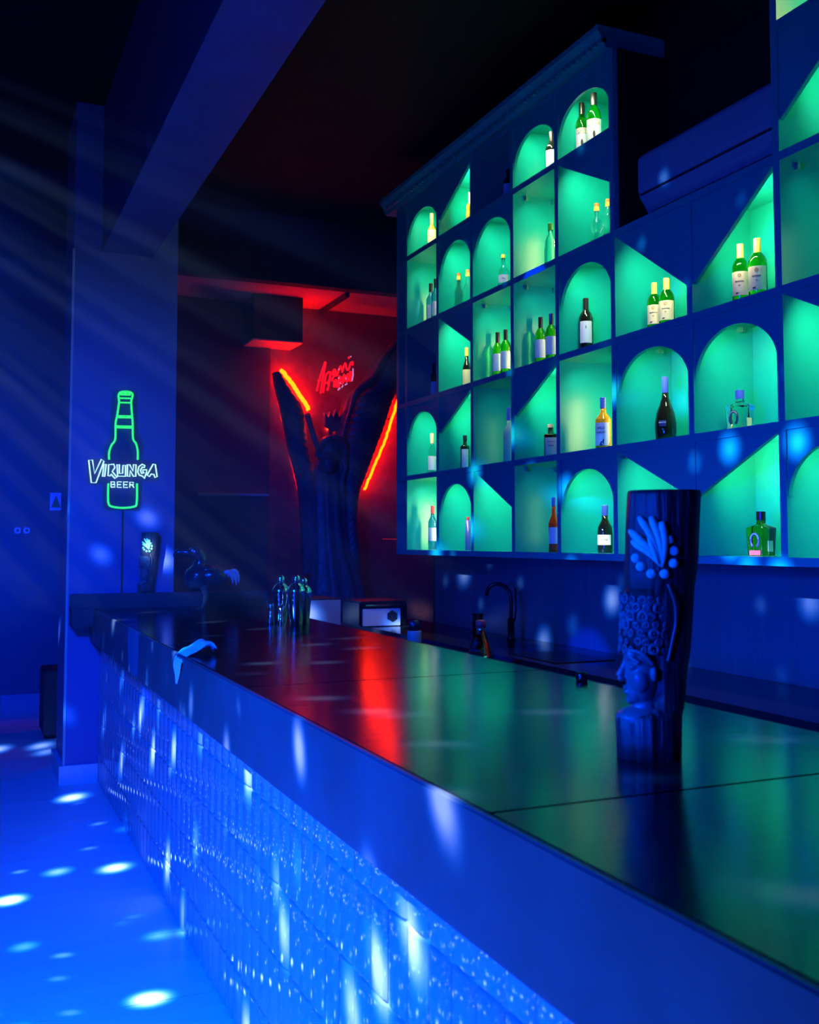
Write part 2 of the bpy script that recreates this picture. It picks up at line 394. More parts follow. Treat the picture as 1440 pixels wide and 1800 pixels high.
P_ = {
 'wine': (WINE, .37),
 'bord': (WINE, .37),
 'scotch': ([(.0,0),(.94,0),(1,.015),(1,.58),(.95,.66),(.70,.735),(.42,.78),(.38,.84),(.40,.9),(.36,1),(.0,1)], .40),
 'bulb': ([(.0,0),(.9,0),(1,.03),(1,.14),(.85,.27),(.60,.37),(.62,.42),(.86,.50),(.84,.57),(.52,.66),(.34,.72),(.32,1),(0,1)], .34),
 'gin': ([(.0,0),(.95,0),(1,.02),(.97,.10),(1,.12),(1,.56),(.96,.58),(1,.60),(1,.64),(.72,.70),(.42,.76),(.38,1),(0,1)], .40),
 'tall': ([(.0,0),(.95,0),(1,.02),(1,.46),(.86,.55),(.92,.63),(.66,.72),(.36,.78),(.34,1),(0,1)], .38),
 'vsop': ([(.0,0),(.86,0),(.93,.02),(1,.20),(1,.30),(.85,.45),(.55,.58),(.34,.68),(.30,.80),(.29,1),(0,1)], .30),
 'whisky': ([(.0,0),(.96,0),(1,.02),(1,.58),(.95,.60),(.45,.70),(.36,.73),(.34,1),(0,1)], .36),
 'tequila': ([(.0,0),(.84,0),(.88,.02),(1,.60),(1,.63),(.5,.69),(.32,.715),(.30,.78),(.30,1),(0,1)], .36),
 'squat': ([(.0,0),(.96,0),(1,.02),(1,.66),(.96,.70),(.45,.735),(.40,.9),(.40,1),(0,1)], .42),
 'aper': ([(.0,0),(.9,0),(1,.02),(.93,.08),(.9,.3),(1,.45),(1,.52),(.72,.60),(.42,.68),(.36,.78),(.34,1),(0,1)], .36),
 'cognac': ([(.0,0),(.95,0),(1,.03),(1,.42),(.92,.54),(.62,.64),(.42,.70),(.38,1),(0,1)], .40),
 'slim': ([(.0,0),(.95,0),(1,.015),(1,.93),(.9,.96),(.5,.97),(.5,1),(0,1)], .5),
 'frost': ([(.0,0),(.95,0),(1,.02),(1,.52),(.93,.60),(.60,.67),(.38,.70),(.34,.80),(.34,1),(0,1)], .36),
}
def bottle(shape, R, H, glass, cap, loc, label, rz=0, cap_h=.16, lab=None, group=None, sq=0, extra=None, capr=None, name='bottle'):
    prof, nr = P_[shape]
    loc = (loc[0], loc[1]*XBt/3.10, loc[2])
    t = thing(name, label, 'bottle', loc, rz, group)
    capz = 1-cap_h
    pr = [(r*R, z*H) for r, z in prof if z < capz] ; 
    # interpolate neck at the cap line
    for (r0, z0), (r1, z1) in zip(prof, prof[1:]):
        if z0 < capz <= z1+1e-9: rr = r0+(r1-r0)*(capz-z0)/max(1e-6, z1-z0); break
    pr += [(rr*R, capz*H), (0, capz*H+.0001)]
    if pr[0][0] > 0: pr = [(0, 0)]+pr
    link('glass_body', lathe(pr, 32 if not sq else 40, sq=sq), glass, t, smooth=True)
    cr = capr or nr*R*1.08
    link('cap', lathe([(0, capz*H-.001),(cr, capz*H),(cr, H*.993),(cr*.93, H),(0, H)], 20), cap, t, smooth=False)
    if lab:      # (z0, z1, half angle, material, texts[(str,size,z,mat)])
        z0, z1, ha, lm, texts = lab
        bm = bmesh.new(); n = 14; Rl = R*1.006+.0004
        A = [];
        for i in range(n+1):
            a = -PI/2 - ha + 2*ha*i/n; k = 1
            c_, s_ = math.cos(a), math.sin(a)
            if sq: k = 1/((abs(c_)**(2+sq*6)+abs(s_)**(2+sq*6))**(1/(2+sq*6)))
            A.append([bm.verts.new((rr_*c_*k, rr_*s_*k, zz*H)) for rr_, zz in ((Rl, z0),(Rl+.0006, z0),(Rl+.0006, z1),(Rl, z1))])
        for i in range(n):
            for q in range(4): bm.faces.new((A[i][q], A[i+1][q], A[i+1][(q+1)%4], A[i][(q+1)%4]))
        bm.faces.new(A[0]); bm.faces.new(list(reversed(A[-1])))
        bmesh.ops.recalc_face_normals(bm, faces=bm.faces[:])
        l = link('paper_label', bm, lm, t)
        for s, size, zt, m_ in texts:
            b = text_bm(s, size, .0002, .0002)
            if sq:
                for v in b.verts: v.co = Vector((v.co.x, -(R+.0016+v.co.z), zt*H+v.co.y))
                link('lettering', b, m_, l)
            else: link('lettering', wrap(b, R+.0022, zt*H), m_, l)
    if extra: extra(t, R, H)
    return t
zb = lambda r: ZK[r-1]+TB
def facing(x, y): return math.atan2(0-y, 0-x) + PI/2     # front of a bottle turned towards the room's camera side
XBt = 3.15
def turn(y, off=0): return -math.atan2(XBt, y) + off
def sun_mark(t, R, H):
    bm = bmesh.new(); Rl = R+.0020
    for k in range(16):
        a = 2*PI*k/16; b = 2*PI*(k+1)/16; q = []
        for (aa, rr) in ((a,.004),(b,.004),(b,.0085),(a,.0085)):
            xx, zz = rr*math.cos(aa)+.0, rr*math.sin(aa)
            an = -PI/2 + xx/Rl; q.append(bm.verts.new((Rl*math.cos(an), Rl*math.sin(an), H*.50+zz)))
        bm.faces.new(q)
    link('sun_emblem', bm, M_gold, t)
    bm = bmesh.new()
    for dx, dz, rx, rz_ in ((0,0,.006,.003),(.006,.001,.0025,.002),(-.004,-.003,.001,.003),(.003,-.003,.001,.003)):
        q = []
        for k in range(10):
            a = 2*PI*k/10; xx, zz = dx-.012+rx*math.cos(a), dz+rz_*math.sin(a)
            an = -PI/2 + xx/Rl; q.append(bm.verts.new((Rl*math.cos(an), Rl*math.sin(an), H*.235+zz)))
        bm.faces.new(q)
    link('animal_emblem', bm, M_ink, t)
def horseshoe(t, R, H):
    # horseshoe relief on one flat side, small printed label on the other
    bm = bmesh.new(); n = 20; cz = H*.34; pts = []
    for i in range(n+1):
        a = math.radians(-60 + 300*i/n); pts.append((.020*math.cos(a), cz+.030*math.sin(a)))
    tube([(p[0], -R-.001, p[1]) for p in pts], .0065, bm, 8)
    for v in bm.verts: v.co.y = -R*.965 + (v.co.y+R)*.45
    h = link('horseshoe_emblem', bm, c_navy, t, smooth=True)
    s = 'HERRADURA'
    for i, ch in enumerate(s):
        a = math.radians(158-136*i/(len(s)-1)); b = text_bm(ch, .0075, .0002, .0002)
        M = Matrix.Rotation(a-PI/2, 3, 'Z')
        for v in b.verts:
            q = M @ v.co; v.co = Vector((q.x+.020*math.cos(a), -R*.965-.0032-v.co.z, cz+q.y+.030*math.sin(a)))
        link('lettering', b, c_lblue, h)
    bm = box(R*.99, R+.001, -.022, .012, H*.10, H*.34); link('side_label', bm, c_white, t)
# --- row 5 (top)
SC = lambda: [('WILLIAM', .0135, .525, M_gold), ("LAWSON'S", .0125, .475, M_gold)]
def scotch_extra(t, R, H):
    bm = bmesh.new(); Rl = R+.0012
    A = []
    for i in range(13):
        a = -PI/2-1.2+2.4*i/12; A.append([bm.verts.new((Rl*math.cos(a), Rl*math.sin(a), zz*H)) for zz in (.445,.555)])
    for i in range(12): bm.faces.new((A[i][0], A[i+1][0], A[i+1][1], A[i][1]))
    link('black_band', bm, c_black, t)
    bm = bmesh.new(); ball(bm, (0,-Rl-.0005,H*.30), (.007,.001,.020), 12); link('figure_emblem', bm, M_ink, t)
bottle('scotch', .036, .345, g_lime, c_black, (XBt, 4.72, zb(5)), 'lime-lit green whisky bottle, the left of two in the topmost arch', turn(4.72), .20, (.12,.55,1.2,c_lblue,SC()), 'green whisky bottles in the top arch', extra=scotch_extra)
bottle('scotch', .041, .352, g_lime, c_black, (XBt, 4.60, zb(5)), 'lime-lit green whisky bottle, the right of two in the topmost arch', turn(4.60), .20, (.12,.55,1.2,c_lblue,SC()), 'green whisky bottles in the top arch', extra=scotch_extra)
bottle('wine', .037, .30, g_dark, c_black, (XBt, 5.04, zb(5)), 'dark wine bottle with pale label behind the rim of the second arch from top right', turn(5.04), .2, (.2,.6,1.1,c_lblue,[]))
bottle('wine', .034, .285, g_amber, c_yel, (XBt+.1, 5.12, zb(5)), 'amber bottle half hidden behind the dark wine bottle in the upper arch', turn(5.12), .2)
bottle('wine', .034, .25, g_dark, c_black, (XBt, 5.56, zb(5)), 'dark bottle with pale label in the unlit top cell', turn(5.56), .2, (.15,.6,1.1,c_lblue,[]))
bottle('tall', .030, .27, g_amber, c_yel, (XBt, 6.09, zb(5)), 'slim amber bottle with yellow foil behind the top diagonal panel', turn(6.09), .3, (.1,.5,1.0,c_yel,[]))
bottle('whisky', .033, .31, g_amber, c_yel, (XBt, 6.71, zb(5)), 'yellow-labelled bottle in the leftmost small arch of the top row', turn(6.71), .25, (.08,.58,1.1,c_white,[]))
# --- row 4
for y, h, l in ((6.73,.335,'blue faceted gin bottle, the left of two on the upper left open cell'),(6.645,.35,'blue faceted gin bottle, the right of two on the upper left open cell')):
    bottle('gin', .034, h, g_blue, c_black, (XBt, y, zb(4)), l, turn(y), .2, (.2,.5,.9,c_lblue,[]), 'blue gin bottles in the upper left cell')
def foil(t, R, H):
    link('yellow_foil', lathe([(R*.35,H*.84),(R*.40,H*.84),(R*.40,H*.93),(R*.35,H*.93)], 18), c_yel, t)
    bm = bmesh.new(); ball(bm, (0,-R*.97,H*.10), (R*.5,R*.08,H*.06), 12); link('oval_label', bm, c_yel, t)
for y, h, r, l, xo in ((6.27,.298,.036,'clear double-bulb bottle with orange cap, left one in the arch of the second column',0),(6.17,.30,.036,'clear double-bulb bottle with orange cap, right one in the arch of the second column',.02),
                   (4.585,.272,.040,'clear double-bulb bottle with orange cap, left one under the right-hand diagonal',0),(4.475,.262,.040,'clear double-bulb bottle with orange cap, right one under the right-hand diagonal',0)):
    bottle('bulb', r, h, g_clear, c_org, (XBt+xo, y, zb(4)), l, turn(y), .075, None, 'double-bulb bottles with orange caps', extra=foil)
bottle('whisky', .034, .262, g_clear, c_yel, (XBt, 5.63, zb(4)), 'clear spirit bottle with white label and yellow cap in the middle upper arch', turn(5.63), .09, (.28,.48,1.2,c_lblue,[('GIN',.012,.38,c_navy)]))
bottle('whisky', .032, .225, g_clear, c_black, (XBt+.06, 5.50, zb(4)), 'clear bottle half hidden by the right side of the middle upper arch', turn(5.5), .12)
bottle('tall', .038, .30, g_clear, mat('green_cap', (.03,.2,.02), .4), (XBt, 5.06, zb(4)), 'tall clear bottle with dark green cap beside a yellow glow', turn(5.06), .14)
# --- row 3
bottle('wine', .026, .275, g_dark, c_black, (XBt, 6.675, zb(3)), 'small dark wine bottle with pale label in the unlit left cell', turn(6.675), .25, (.15,.5,1.2,c_lblue,[]))
bottle('cognac', .030, .30, g_dark, c_yel, (XBt, 6.15, zb(3)), 'dark bottle with white label and yellow cap below the left diagonal', turn(6.15), .2, (.12,.48,1.2,c_white,[]))
for y, h, l in ((5.71,.322,'green wine bottle with blue-lit label, left of the pair in the third column'),(5.605,.320,'green wine bottle with blue-lit label, right of the pair in the third column'),
                (5.18,.313,'green wine bottle with blue-lit label, left of the pair in the fourth column'),(5.06,.309,'green wine bottle with blue-lit label, right of the pair in the fourth column')):
    bottle('wine', .034, h, g_green, c_black, (XBt, y, zb(3)), l, turn(y, -.25), .22, (.2,.55,1.15,c_lblue,[]), 'green wine bottles with pale labels')
bottle('wine', .040, .32, g_dark, c_black, (XBt, 4.70, zb(3)), 'dark wine bottle with white label alone in the fifth column arch', turn(4.7), .2, (.2,.58,.9,c_lblue,[('S',.02,.47,c_navy)]))
SAV = lambda: [('SAVANNA', .0085, .41, M_ink), ('DRY', .005, .35, c_navy)]
for y, h, r, l in ((4.107,.268,.036,'green wine bottle with cream sun label, left of the pair under the sixth column diagonal'),(4.01,.268,.038,'green wine bottle with cream sun label, right of the pair under the sixth column diagonal'),
                (3.492,.298,.037,'green wine bottle with cream sun label, left of the pair nearest the air conditioner'),(3.386,.294,.040,'green wine bottle with cream sun label, right of the pair nearest the air conditioner')):
    bottle('wine', r, h, g_green, c_yel, (XBt+.01, y, zb(3)), l, turn(y, -.15), .22, (.2,.56,1.15,c_white,SAV()), 'green wine bottles with cream sun labels', extra=sun_mark)
# --- row 2
bottle('cognac', .031, .308, g_clear, c_wood, (XBt, 6.71, zb(2)), 'bottle with pale label and cork stopper in the left lower arch', turn(6.71), .24, (.12,.45,1.2,c_lblue,[]))
bottle('squat', .032, .243, g_dark, c_black, (XBt, 6.18, zb(2)), 'squat dark bottle with blue-lit label under the second column diagonal', turn(6.18), .14, (.05,.6,.8,c_lblue,[]))
bottle('frost', .036, .36, g_frost, c_blueC, (XBt, 5.57, zb(2)), 'tall frosted pale bottle cut off by the third column partition', turn(5.57), .22)
bottle('squat', .040, .203, g_dark, c_wood, (XBt, 5.075, zb(2)), 'squat square bottle with pink printed label', turn(5.075), .10, (.08,.60,.75,c_pink,[('BOURBON',.009,.48,c_red),('WHISKEY',.008,.36,c_navy)]), sq=.5)
def bird(t, R, H):
    bm = bmesh.new(); Rl = R+.0016
    for cx, cz, a, b in ((.006,.14,.010,.012),(.013,.19,.004,.010),(.000,.12,.008,.007)):
        q = []
        for k in range(12):
            an = 2*PI*k/12; xx, zz = cx+a*math.cos(an), cz*H+b*math.sin(an)
            aa = -PI/2+xx/Rl; q.append(bm.verts.new((Rl*math.cos(aa), Rl*math.sin(aa), zz)))
        bm.faces.new(q)
    link('bird_emblem', bm, c_navy, t)
bottle('whisky', .043, .292, g_amber, c_blueC, (XBt, 4.545, zb(2)), 'amber whisky bottle with large blue-lit label', turn(4.545, -.3), .2, (.10,.52,1.0,c_lblue,[('WILD',.017,.42,c_navy),('TURKEY',.014,.34,c_navy)]), extra=bird)
bottle('vsop', .052, .33, g_dark, c_blueC, (XBt+.02, 4.045, zb(2)), 'tall black pear-shaped cognac bottle in the sixth column arch', turn(4.045, -.3), .24, (.245,.335,.35,c_navy,[('MARTIN',.010,.30,c_lblue)]))
bottle('tequila', .050, .194, g_clear, c_blueC, (XBt+.03, 3.535, zb(2)), 'square clear tequila bottle with horseshoe emblem in the right arch', turn(3.535)-.62, .20, extra=horseshoe, sq=1.0, capr=.020)
# --- row 1
bottle('gin', .032, .32, g_blue, c_red, (XBt, 6.705, zb(1)), 'blue faceted gin bottle in the glowing bottom left cell', turn(6.705), .18, (.2,.5,.9,c_lblue,[]))
bottle('slim', .019, .227, mat('can_blue', (.05,.08,.4), .3), c_red, (XBt, 6.14, zb(1)), 'slim blue bottle in the bottom arch of the second column', turn(6.14), .1)
bottle('aper', .032, .318, g_orange, c_blueC, (XBt, 5.05, zb(1)), 'orange-red aperitif bottle with blue label in the bottom row', turn(5.05), .16, (.15,.45,1.0,c_lblue,[]))
bottle('cognac', .041, .255, g_dark, c_blueC, (XBt, 4.54, zb(1)), 'dark cognac bottle with white label in the bottom arch left of the tall carving', turn(4.54, -.2), .22, (.17,.38,1.0,c_white,[('Hennessy',.011,.28,M_ink)]))
def shoe2(t, R, H):
    horseshoe(t, R, H); link('red_strip', box(-.028,.028,-R*.93-.002,-R*.93+.004,.004,.024), c_red, t)
bottle('tequila', .049, .193, g_gold, c_black, (XBt+.03, 3.42, zb(1)), 'square olive-gold tequila bottle with horseshoe emblem in the bottom right cell', turn(3.42)-.62, .20, extra=shoe2, sq=1.0, capr=.020)

# ------------------------------------------------------------------ air conditioner
ac = thing('air_conditioner', 'wall-mounted split air conditioner above the lower shelf block', 'air conditioner', (3.2, 3.7, 3.1))
prof = [(3.355,3.49),(3.14,3.49),(3.10,3.475),(3.085,3.45),(3.085,3.30),(3.095,3.255),(3.12,3.225)]
prof2 = [(3.12,3.225),(3.16,3.16),(3.22,3.115),(3.355,3.105),(3.355,3.49)]
def xzprism(poly, y0, y1): return prism(poly, y0, y1)
o = link('casing', xzprism(prof+prof2[1:-1], 3.20, 4.20), M_ac, smooth=False); rel(o, ac)
b = o.modifiers.new('bevel', 'BEVEL'); b.width = .012; b.segments = 3
bm = xzprism([(3.118,3.236),(3.110,3.240),(3.150,3.162),(3.158,3.160)], 3.24, 4.14); rel(link('louvre', bm, M_ac), ac)
bm = bmesh.new(); bx(bm, 3.078, 3.10, 3.22, 4.17, 3.262, 3.267); bx(bm, 3.128, 3.15, 3.24, 4.14, 3.170, 3.178)
rel(link('air_slot', bm, M_acd), ac)

# ------------------------------------------------------------------ beer sign on the column
YS = 6.84
sg = thing('neon_beer_sign', 'green bottle-shaped neon beer sign on clear acrylic hanging on the column', 'sign', (.945, 6.86, 1.73))
def Pn(l, y=YS): return [(a, y, b) for a, b in l]
back = [(.859,2.195),(.867,2.5),(.918,2.514),(.992,2.519),(1.025,2.499),(1.033,2.25),(1.072,2.156),(1.069,2.06),(1.17,2.044),(1.169,1.929),(1.066,1.917),(1.064,1.764),(1.041,1.731),(.844,1.728),(.821,1.752),(.819,1.892),(.72,1.89),(.712,2.053),(.82,2.062),(.825,2.14)]
rel(link('acrylic_back', prism(back, 6.852, 6.856), M_acryl), sg)
bm = bmesh.new()
b1 = [(.855,2.053),(.854,2.1),(.869,2.148),(.891,2.187),(.892,2.291),(.902,2.349),(.912,2.435)]
b2 = [(1.036,2.057),(1.035,2.116),(1.023,2.164),(1.004,2.196),(1.0,2.296),(.991,2.392),(.988,2.439)]
cp = [(.912,2.435),(.907,2.473),(.918,2.495),(.95,2.502),(.983,2.499),(.997,2.483),(.988,2.439)]
bt = [(.853,1.898),(.852,1.818),(.857,1.766),(.88,1.748),(.944,1.741),(1.013,1.749),(1.034,1.773),(1.034,1.902)]
for l in (b1, b2, cp, bt): tube(smoothline(Pn(l), 5), .0066, bm, 8)
for z, xa, xb in ((2.480,.918,.985),(2.490,.918,.985),(2.457,.914,.99),(2.428,.915,.988),(2.340,.905,.997),(2.330,.905,.997),(2.273,.897,1.003),(2.263,.897,1.003)):
    tube([(xa, YS, z),(xb, YS, z+.002)], .0052, bm, 8)
rel(link('bottle_outline_tube', bm, M_green), sg)
LET = [[(.728,2.045),(.751,2.048),(.766,1.959),(.807,2.054),(.823,2.041),(.776,1.901),(.747,1.9)],
 [(.823,2.022),(.837,2.022),(.829,1.942),(.816,1.942)],
 [(.853,2.02),(.885,2.024),(.892,2.002),(.876,1.976),(.907,1.939),(.893,1.932),(.868,1.959),(.863,1.947),(.85,1.947)],
 [(.905,2.022),(.92,2.022),(.921,1.965),(.941,1.966),(.943,2.018),(.959,2.019),(.96,1.947),(.911,1.946)],
 [(.971,2.024),(.986,2.023),(1.007,1.982),(1.01,2.025),(1.026,2.025),(1.025,1.948),(1.01,1.948),(.989,1.986),(.987,1.946),(.972,1.947)],
 [(1.083,2.02),(1.065,2.029),(1.044,2.012),(1.037,1.978),(1.048,1.957),(1.07,1.95),(1.08,1.935),(1.094,1.975),(1.096,1.993),(1.07,1.992),(1.071,1.978),(1.079,1.974),(1.062,1.968),(1.055,1.988),(1.066,2.01),(1.08,2.008)],
 [(1.098,1.958),(1.136,2.032),(1.15,2.03),(1.163,1.949),(1.149,1.944),(1.142,1.963),(1.124,1.966),(1.113,1.949)]]
bm = bmesh.new()
for l in LET: tube(Pn(l), .0047, bm, 6, closed=True)
rel(link('virunga_letters', bm, M_white), sg)
bm = bmesh.new()
def stroke(l, x0, z0, w_, h_, r): tube([(x0+a*w_, YS, z0+b*h_) for a, b in l], r, bm, 6)
zz = 1.874; hh = .036; ww = .027
for i, ch in enumerate('BEER'):
    x0 = .870 + i*.0395
    if ch == 'B': LS = [[(0,0),(0,1),(.8,.95),(.85,.6),(.1,.5),(.9,.45),(.9,.05),(0,0)]]
    elif ch == 'E': LS = [[(1,1),(0,1),(0,0),(1,0)],[(0,.5),(.85,.5)]]
    else: LS = [[(0,0),(0,1),(.85,.95),(.85,.55),(.1,.5),(.5,.5),(1,0)]]
    for l in LS: stroke(l, x0, zz, ww, hh, .0036)
rel(link('beer_letters', bm, M_white), sg)
rel(link('power_cable', tube([(.949,6.862,1.73),(.950,6.862,1.6),(.951,6.862,1.19)], .006), M_cable), sg)

# ------------------------------------------------------------------ far left wall details
ws = thing('warning_notice', 'small printed notice with a warning triangle on the far wall', 'sign', (.86, 10.99, 1.92))
rel(link('sheet', box(.80,.915,10.985,11,1.835,2.015), M_paper), ws)
bm = prism([(.812,1.865),(.902,1.865),(.857,1.985)], 10.981, 10.986); rel(link('triangle_print', bm, M_warn), ws)
for i, x in enumerate((.468, .555)):
    s = thing('wall_socket', ('left' if i == 0 else 'right')+' one of two round-holed wall sockets on the far wall', 'socket', (x+.03, 10.99, 1.63), group='pair of wall sockets')
    s2 = link('plate', box(-.03,.03,-.012,.008,-.03,.03,.008), M_paper, s)
    link('socket_hole', tube([(0,-.0145,0),(0,.0,0)], .014, n=16), M_ink, s)
cb = thing('floor_cabinet', 'low dark cabinet standing beyond the column by the far wall', 'cabinet', (.9, 8.6, 0))
rel(link('body', box(.60,1.3,8.42,8.9,.03,.52,.01), M_dark), cb); rel(link('plinth', box(.63,1.3,8.46,8.9,0,.03), M_cable), cb)
rel(link('castor_cap', lathe([(0,0),(.016,0),(.016,.014),(0,.02)], 14, loc=(.70,8.40,.0)), M_chrome), cb)
struct('door_1', box(.0-.9,-.0-.05,10.93,11.0,0,2.2), M_dark)
sm = link('exit_notice', box(.905,.96,10.985,11,1.20,1.36), mat('green_print', (.04,.14,.08), .5)); tag(sm, 'small dim green notice low on the far wall beside the column', 'sign')

# ------------------------------------------------------------------ neon script sign and red LED strips on the back wall
NE = [[(3.085,2.966),(3.122,3.114),(3.171,3.255)],[(3.174,3.248),(3.141,3.064),(3.123,2.943)],[(3.096,3.061),(3.149,3.082)],[(3.175,3.117),(3.16,3.029),(3.149,2.952)],[(3.171,3.117),(3.205,3.155),(3.225,3.142),(3.206,3.068),(3.179,3.044)],[(3.221,3.135),(3.206,3.031),(3.191,2.976)],[(3.225,3.127),(3.251,3.162),(3.263,3.145),(3.236,3.07)],
 [(3.236,3.084),(3.274,3.145),(3.27,3.185),(3.251,3.166),(3.255,3.122),(3.294,3.132)],[(3.29,3.128),(3.324,3.222),(3.334,3.201),(3.351,3.172)],[(3.34,3.161),(3.37,3.251),(3.382,3.233),(3.39,3.193),(3.409,3.198),(3.429,3.255),(3.452,3.268),(3.448,3.238)],[(3.405,3.305),(3.421,3.317)]]
NE2 = [[(3.264,3.013),(3.275,3.083),(3.298,3.015),(3.321,3.119),(3.34,3.054),(3.367,3.137),(3.387,3.079),(3.41,3.154)],[(3.271,3.05),(3.39,3.116)],[(3.433,3.178),(3.422,3.081)]]
ns = thing('neon_script_sign', 'red handwritten neon script hanging between the wings of the sculpture', 'sign', (3.27, 9.33, 3.12))
bm = bmesh.new()
for l in NE: tube(smoothline([(a, 9.32, b) for a, b in l], 4), .010, bm, 8)
rel(link('upper_script', bm, M_red), ns)
bm = bmesh.new()
for l in NE2: tube(smoothline([(a, 9.32, b) for a, b in l], 4), .017, bm, 8)
rel(link('lower_script', bm, M_red), ns)
bm = bmesh.new()
for l in ([(3.452,3.208),(3.455,3.142),(3.443,3.082)],[(3.298,2.985),(3.321,3.008)],[(3.335,3.012),(3.352,3.035)],[(3.37,3.04),(3.394,3.054)]): tube([(a, 9.315, b) for a, b in l], .006, bm, 8)
for a, b in ((3.421,3.318),(3.297,3.185),(3.297,3.100),(3.313,3.05),(3.37,3.10)): ball(bm, (a, 9.29, b), .007, 8)
rel(link('pink_accents', bm, M_ledw), ns)
rel(link('wall_bracket', box(3.26,3.28,9.32,9.5,3.09,3.11), M_cable), ns)
def strip(name, pts, r, label):
    P = smoothline(pts, 6); P = [p+Vector((random.uniform(-.006,.006), 0, random.uniform(-.004,.004))) for p in P]
    o = link(name, tube(P, r, n=6), M_led); tag(o, label, 'light strip')
    for q in (P[len(P)//5], P[-1-len(P)//5]):
        if q.y < 9.47: link('mounting_clip', box(q.x-.006, q.x+.006, q.y+r*.4, 9.5, q.z-.006, q.z+.006), M_cable, o)
    return o
strip('led_strip', [(2.75,9.42,3.165),(2.835,9.42,3.078),(2.92,9.42,2.962),(2.978,9.42,2.883),(3.04,9.42,2.79)], .021, 'short orange-red LED strip glowing above the left wing')
strip('led_strip', [(3.965,9.40,2.956),(3.905,9.40,2.752),(3.825,9.40,2.52),(3.725,9.40,2.29),(3.662,9.40,2.147),(3.61,9.40,2.022)], .013, 'long orange-red LED strip along the outer edge of the right wing')
l3 = strip('led_strip', [(2.705,9.475,3.07),(2.78,9.475,2.70),(2.868,9.475,2.319),(2.956,9.475,1.993),(2.99,9.475,1.857)], .005, 'dim red LED strip tucked behind the outer edge of the left wing')
l3.data.materials[0] = mat('led_red_dim', (.5,.05,.02), .4, emis=(1,.003,0), estr=1.0)
l4 = strip('led_strip', [(3.30,9.492,2.70),(3.28,9.492,2.66),(3.25,9.492,2.62)], .009, 'tiny red LED piece behind the crown of the sculpture')

# ------------------------------------------------------------------ winged sculpture
def curve_at(pts, n):
    """resample a polyline (x,z) to n points"""
    P = smoothline([(a, 0, b) for a, b in pts], 8); L = [0]
    for a, b in zip(P, P[1:]): L.append(L[-1]+(b-a).length)
    out = []; j = 0
    for i in range(n):
        d = L[-1]*i/(n-1)
        while j < len(L)-2 and L[j+1] < d: j += 1
        t = (d-L[j])/max(1e-9, L[j+1]-L[j]); p = P[j].lerp(P[j+1], t); out.append((p.x, p.z))
    return out
def wing(name, inner, outer, y0, bulge, ribs, skew, parent, thick=.05):
    nv, nu = 150, 26
    sh = lambda L, d: [(x*.985+d, 1.53+(z-1.53)*.985) for x, z in L]
    A, B = curve_at(sh(inner, 0), nv), curve_at(sh(outer, -.02 if y0 < 9.27 else -.0), nv); bm = bmesh.new(); F = []; K = []
    for j in range(nv):
        f = []; k = []
        for i in range(nu):
            u = i/(nu-1); v = j/(nv-1)
            x = A[j][0]*(1-u)+B[j][0]*u; z = A[j][1]*(1-u)+B[j][1]*u
            ph = (v*ribs + skew*u*u) % 1
            rib = .022*(1-(2*ph-1)**2)
            d = bulge*math.sin(PI*(u*.85+.1))**.8 + rib*(.4+.6*math.sin(PI*u))
            f.append(bm.verts.new((x, y0-d-.02, z))); k.append(bm.verts.new((x, y0+thick*.4, z)))
        F.append(f); K.append(k)
    for j in range(nv-1):
        for i in range(nu-1):
            bm.faces.new((F[j][i], F[j+1][i], F[j+1][i+1], F[j][i+1])); bm.faces.new((K[j][i], K[j][i+1], K[j+1][i+1], K[j+1][i]))
        bm.faces.new((F[j][0], K[j][0], K[j+1][0], F[j+1][0])); bm.faces.new((F[j][-1], F[j+1][-1], K[j+1][-1], K[j][-1]))
    for j in (0, nv-1):
        for i in range(nu-1): bm.faces.new((F[j][i], F[j][i+1], K[j][i+1], K[j][i]) if j == 0 else (F[j][i], K[j][i], K[j][i+1], F[j][i+1]))
    bmesh.ops.recalc_face_normals(bm, faces=bm.faces[:])
    return rel(link(name, bm, M_sculpt, None, True), parent)
sc = thing('winged_sculpture', 'large dark ribbed winged sculpture standing against the red-lit back wall', 'sculpture', (3.2, 9.2, 0))
wing('left_wing', [(2.72,3.12),(2.87,2.93),(2.96,2.80),(3.01,2.5),(3.07,2.23),(3.13,1.8),(3.19,1.26)], [(2.68,3.13),(2.70,3.0),(2.76,2.77),(2.83,2.44),(2.93,2.07),(2.97,1.69),(2.99,1.21)], 9.30, .12, 26, 2.5, sc)
wing('right_wing', [(3.90,3.52),(3.72,3.33),(3.63,3.22),(3.54,3.05),(3.40,2.94),(3.33,2.74),(3.27,2.54),(3.23,2.35),(3.27,2.02),(3.29,1.64),(3.28,1.2)], [(4.10,3.50),(4.06,3.28),(3.98,3.05),(3.90,2.94),(3.80,2.65),(3.71,2.42),(3.62,2.19),(3.54,1.97),(3.52,1.7),(3.55,1.45),(3.57,1.2)], 9.24, .20, 34, 5, sc)
# rolled leading edges of the wings
rel(link('wing_edge', tube(smoothline([(3.86,9.08,3.50),(3.66,9.05,3.26),(3.54,9.0,3.06),(3.38,9.0,2.93),(3.31,9.0,2.74),(3.25,9.0,2.54),(3.22,9.02,2.35),(3.26,9.05,2.02),(3.29,9.08,1.64)], 5), [.02+.025*math.sin(PI*min(1, i/20)) for i in range(41)], n=10), M_sculpt, None, True), sc)
rel(link('wing_edge', tube(smoothline([(2.95,9.2,2.72),(3.00,9.14,2.5),(3.08,9.1,2.23),(3.10,9.08,1.8)], 5), .028, n=10), M_sculpt, None, True), sc)
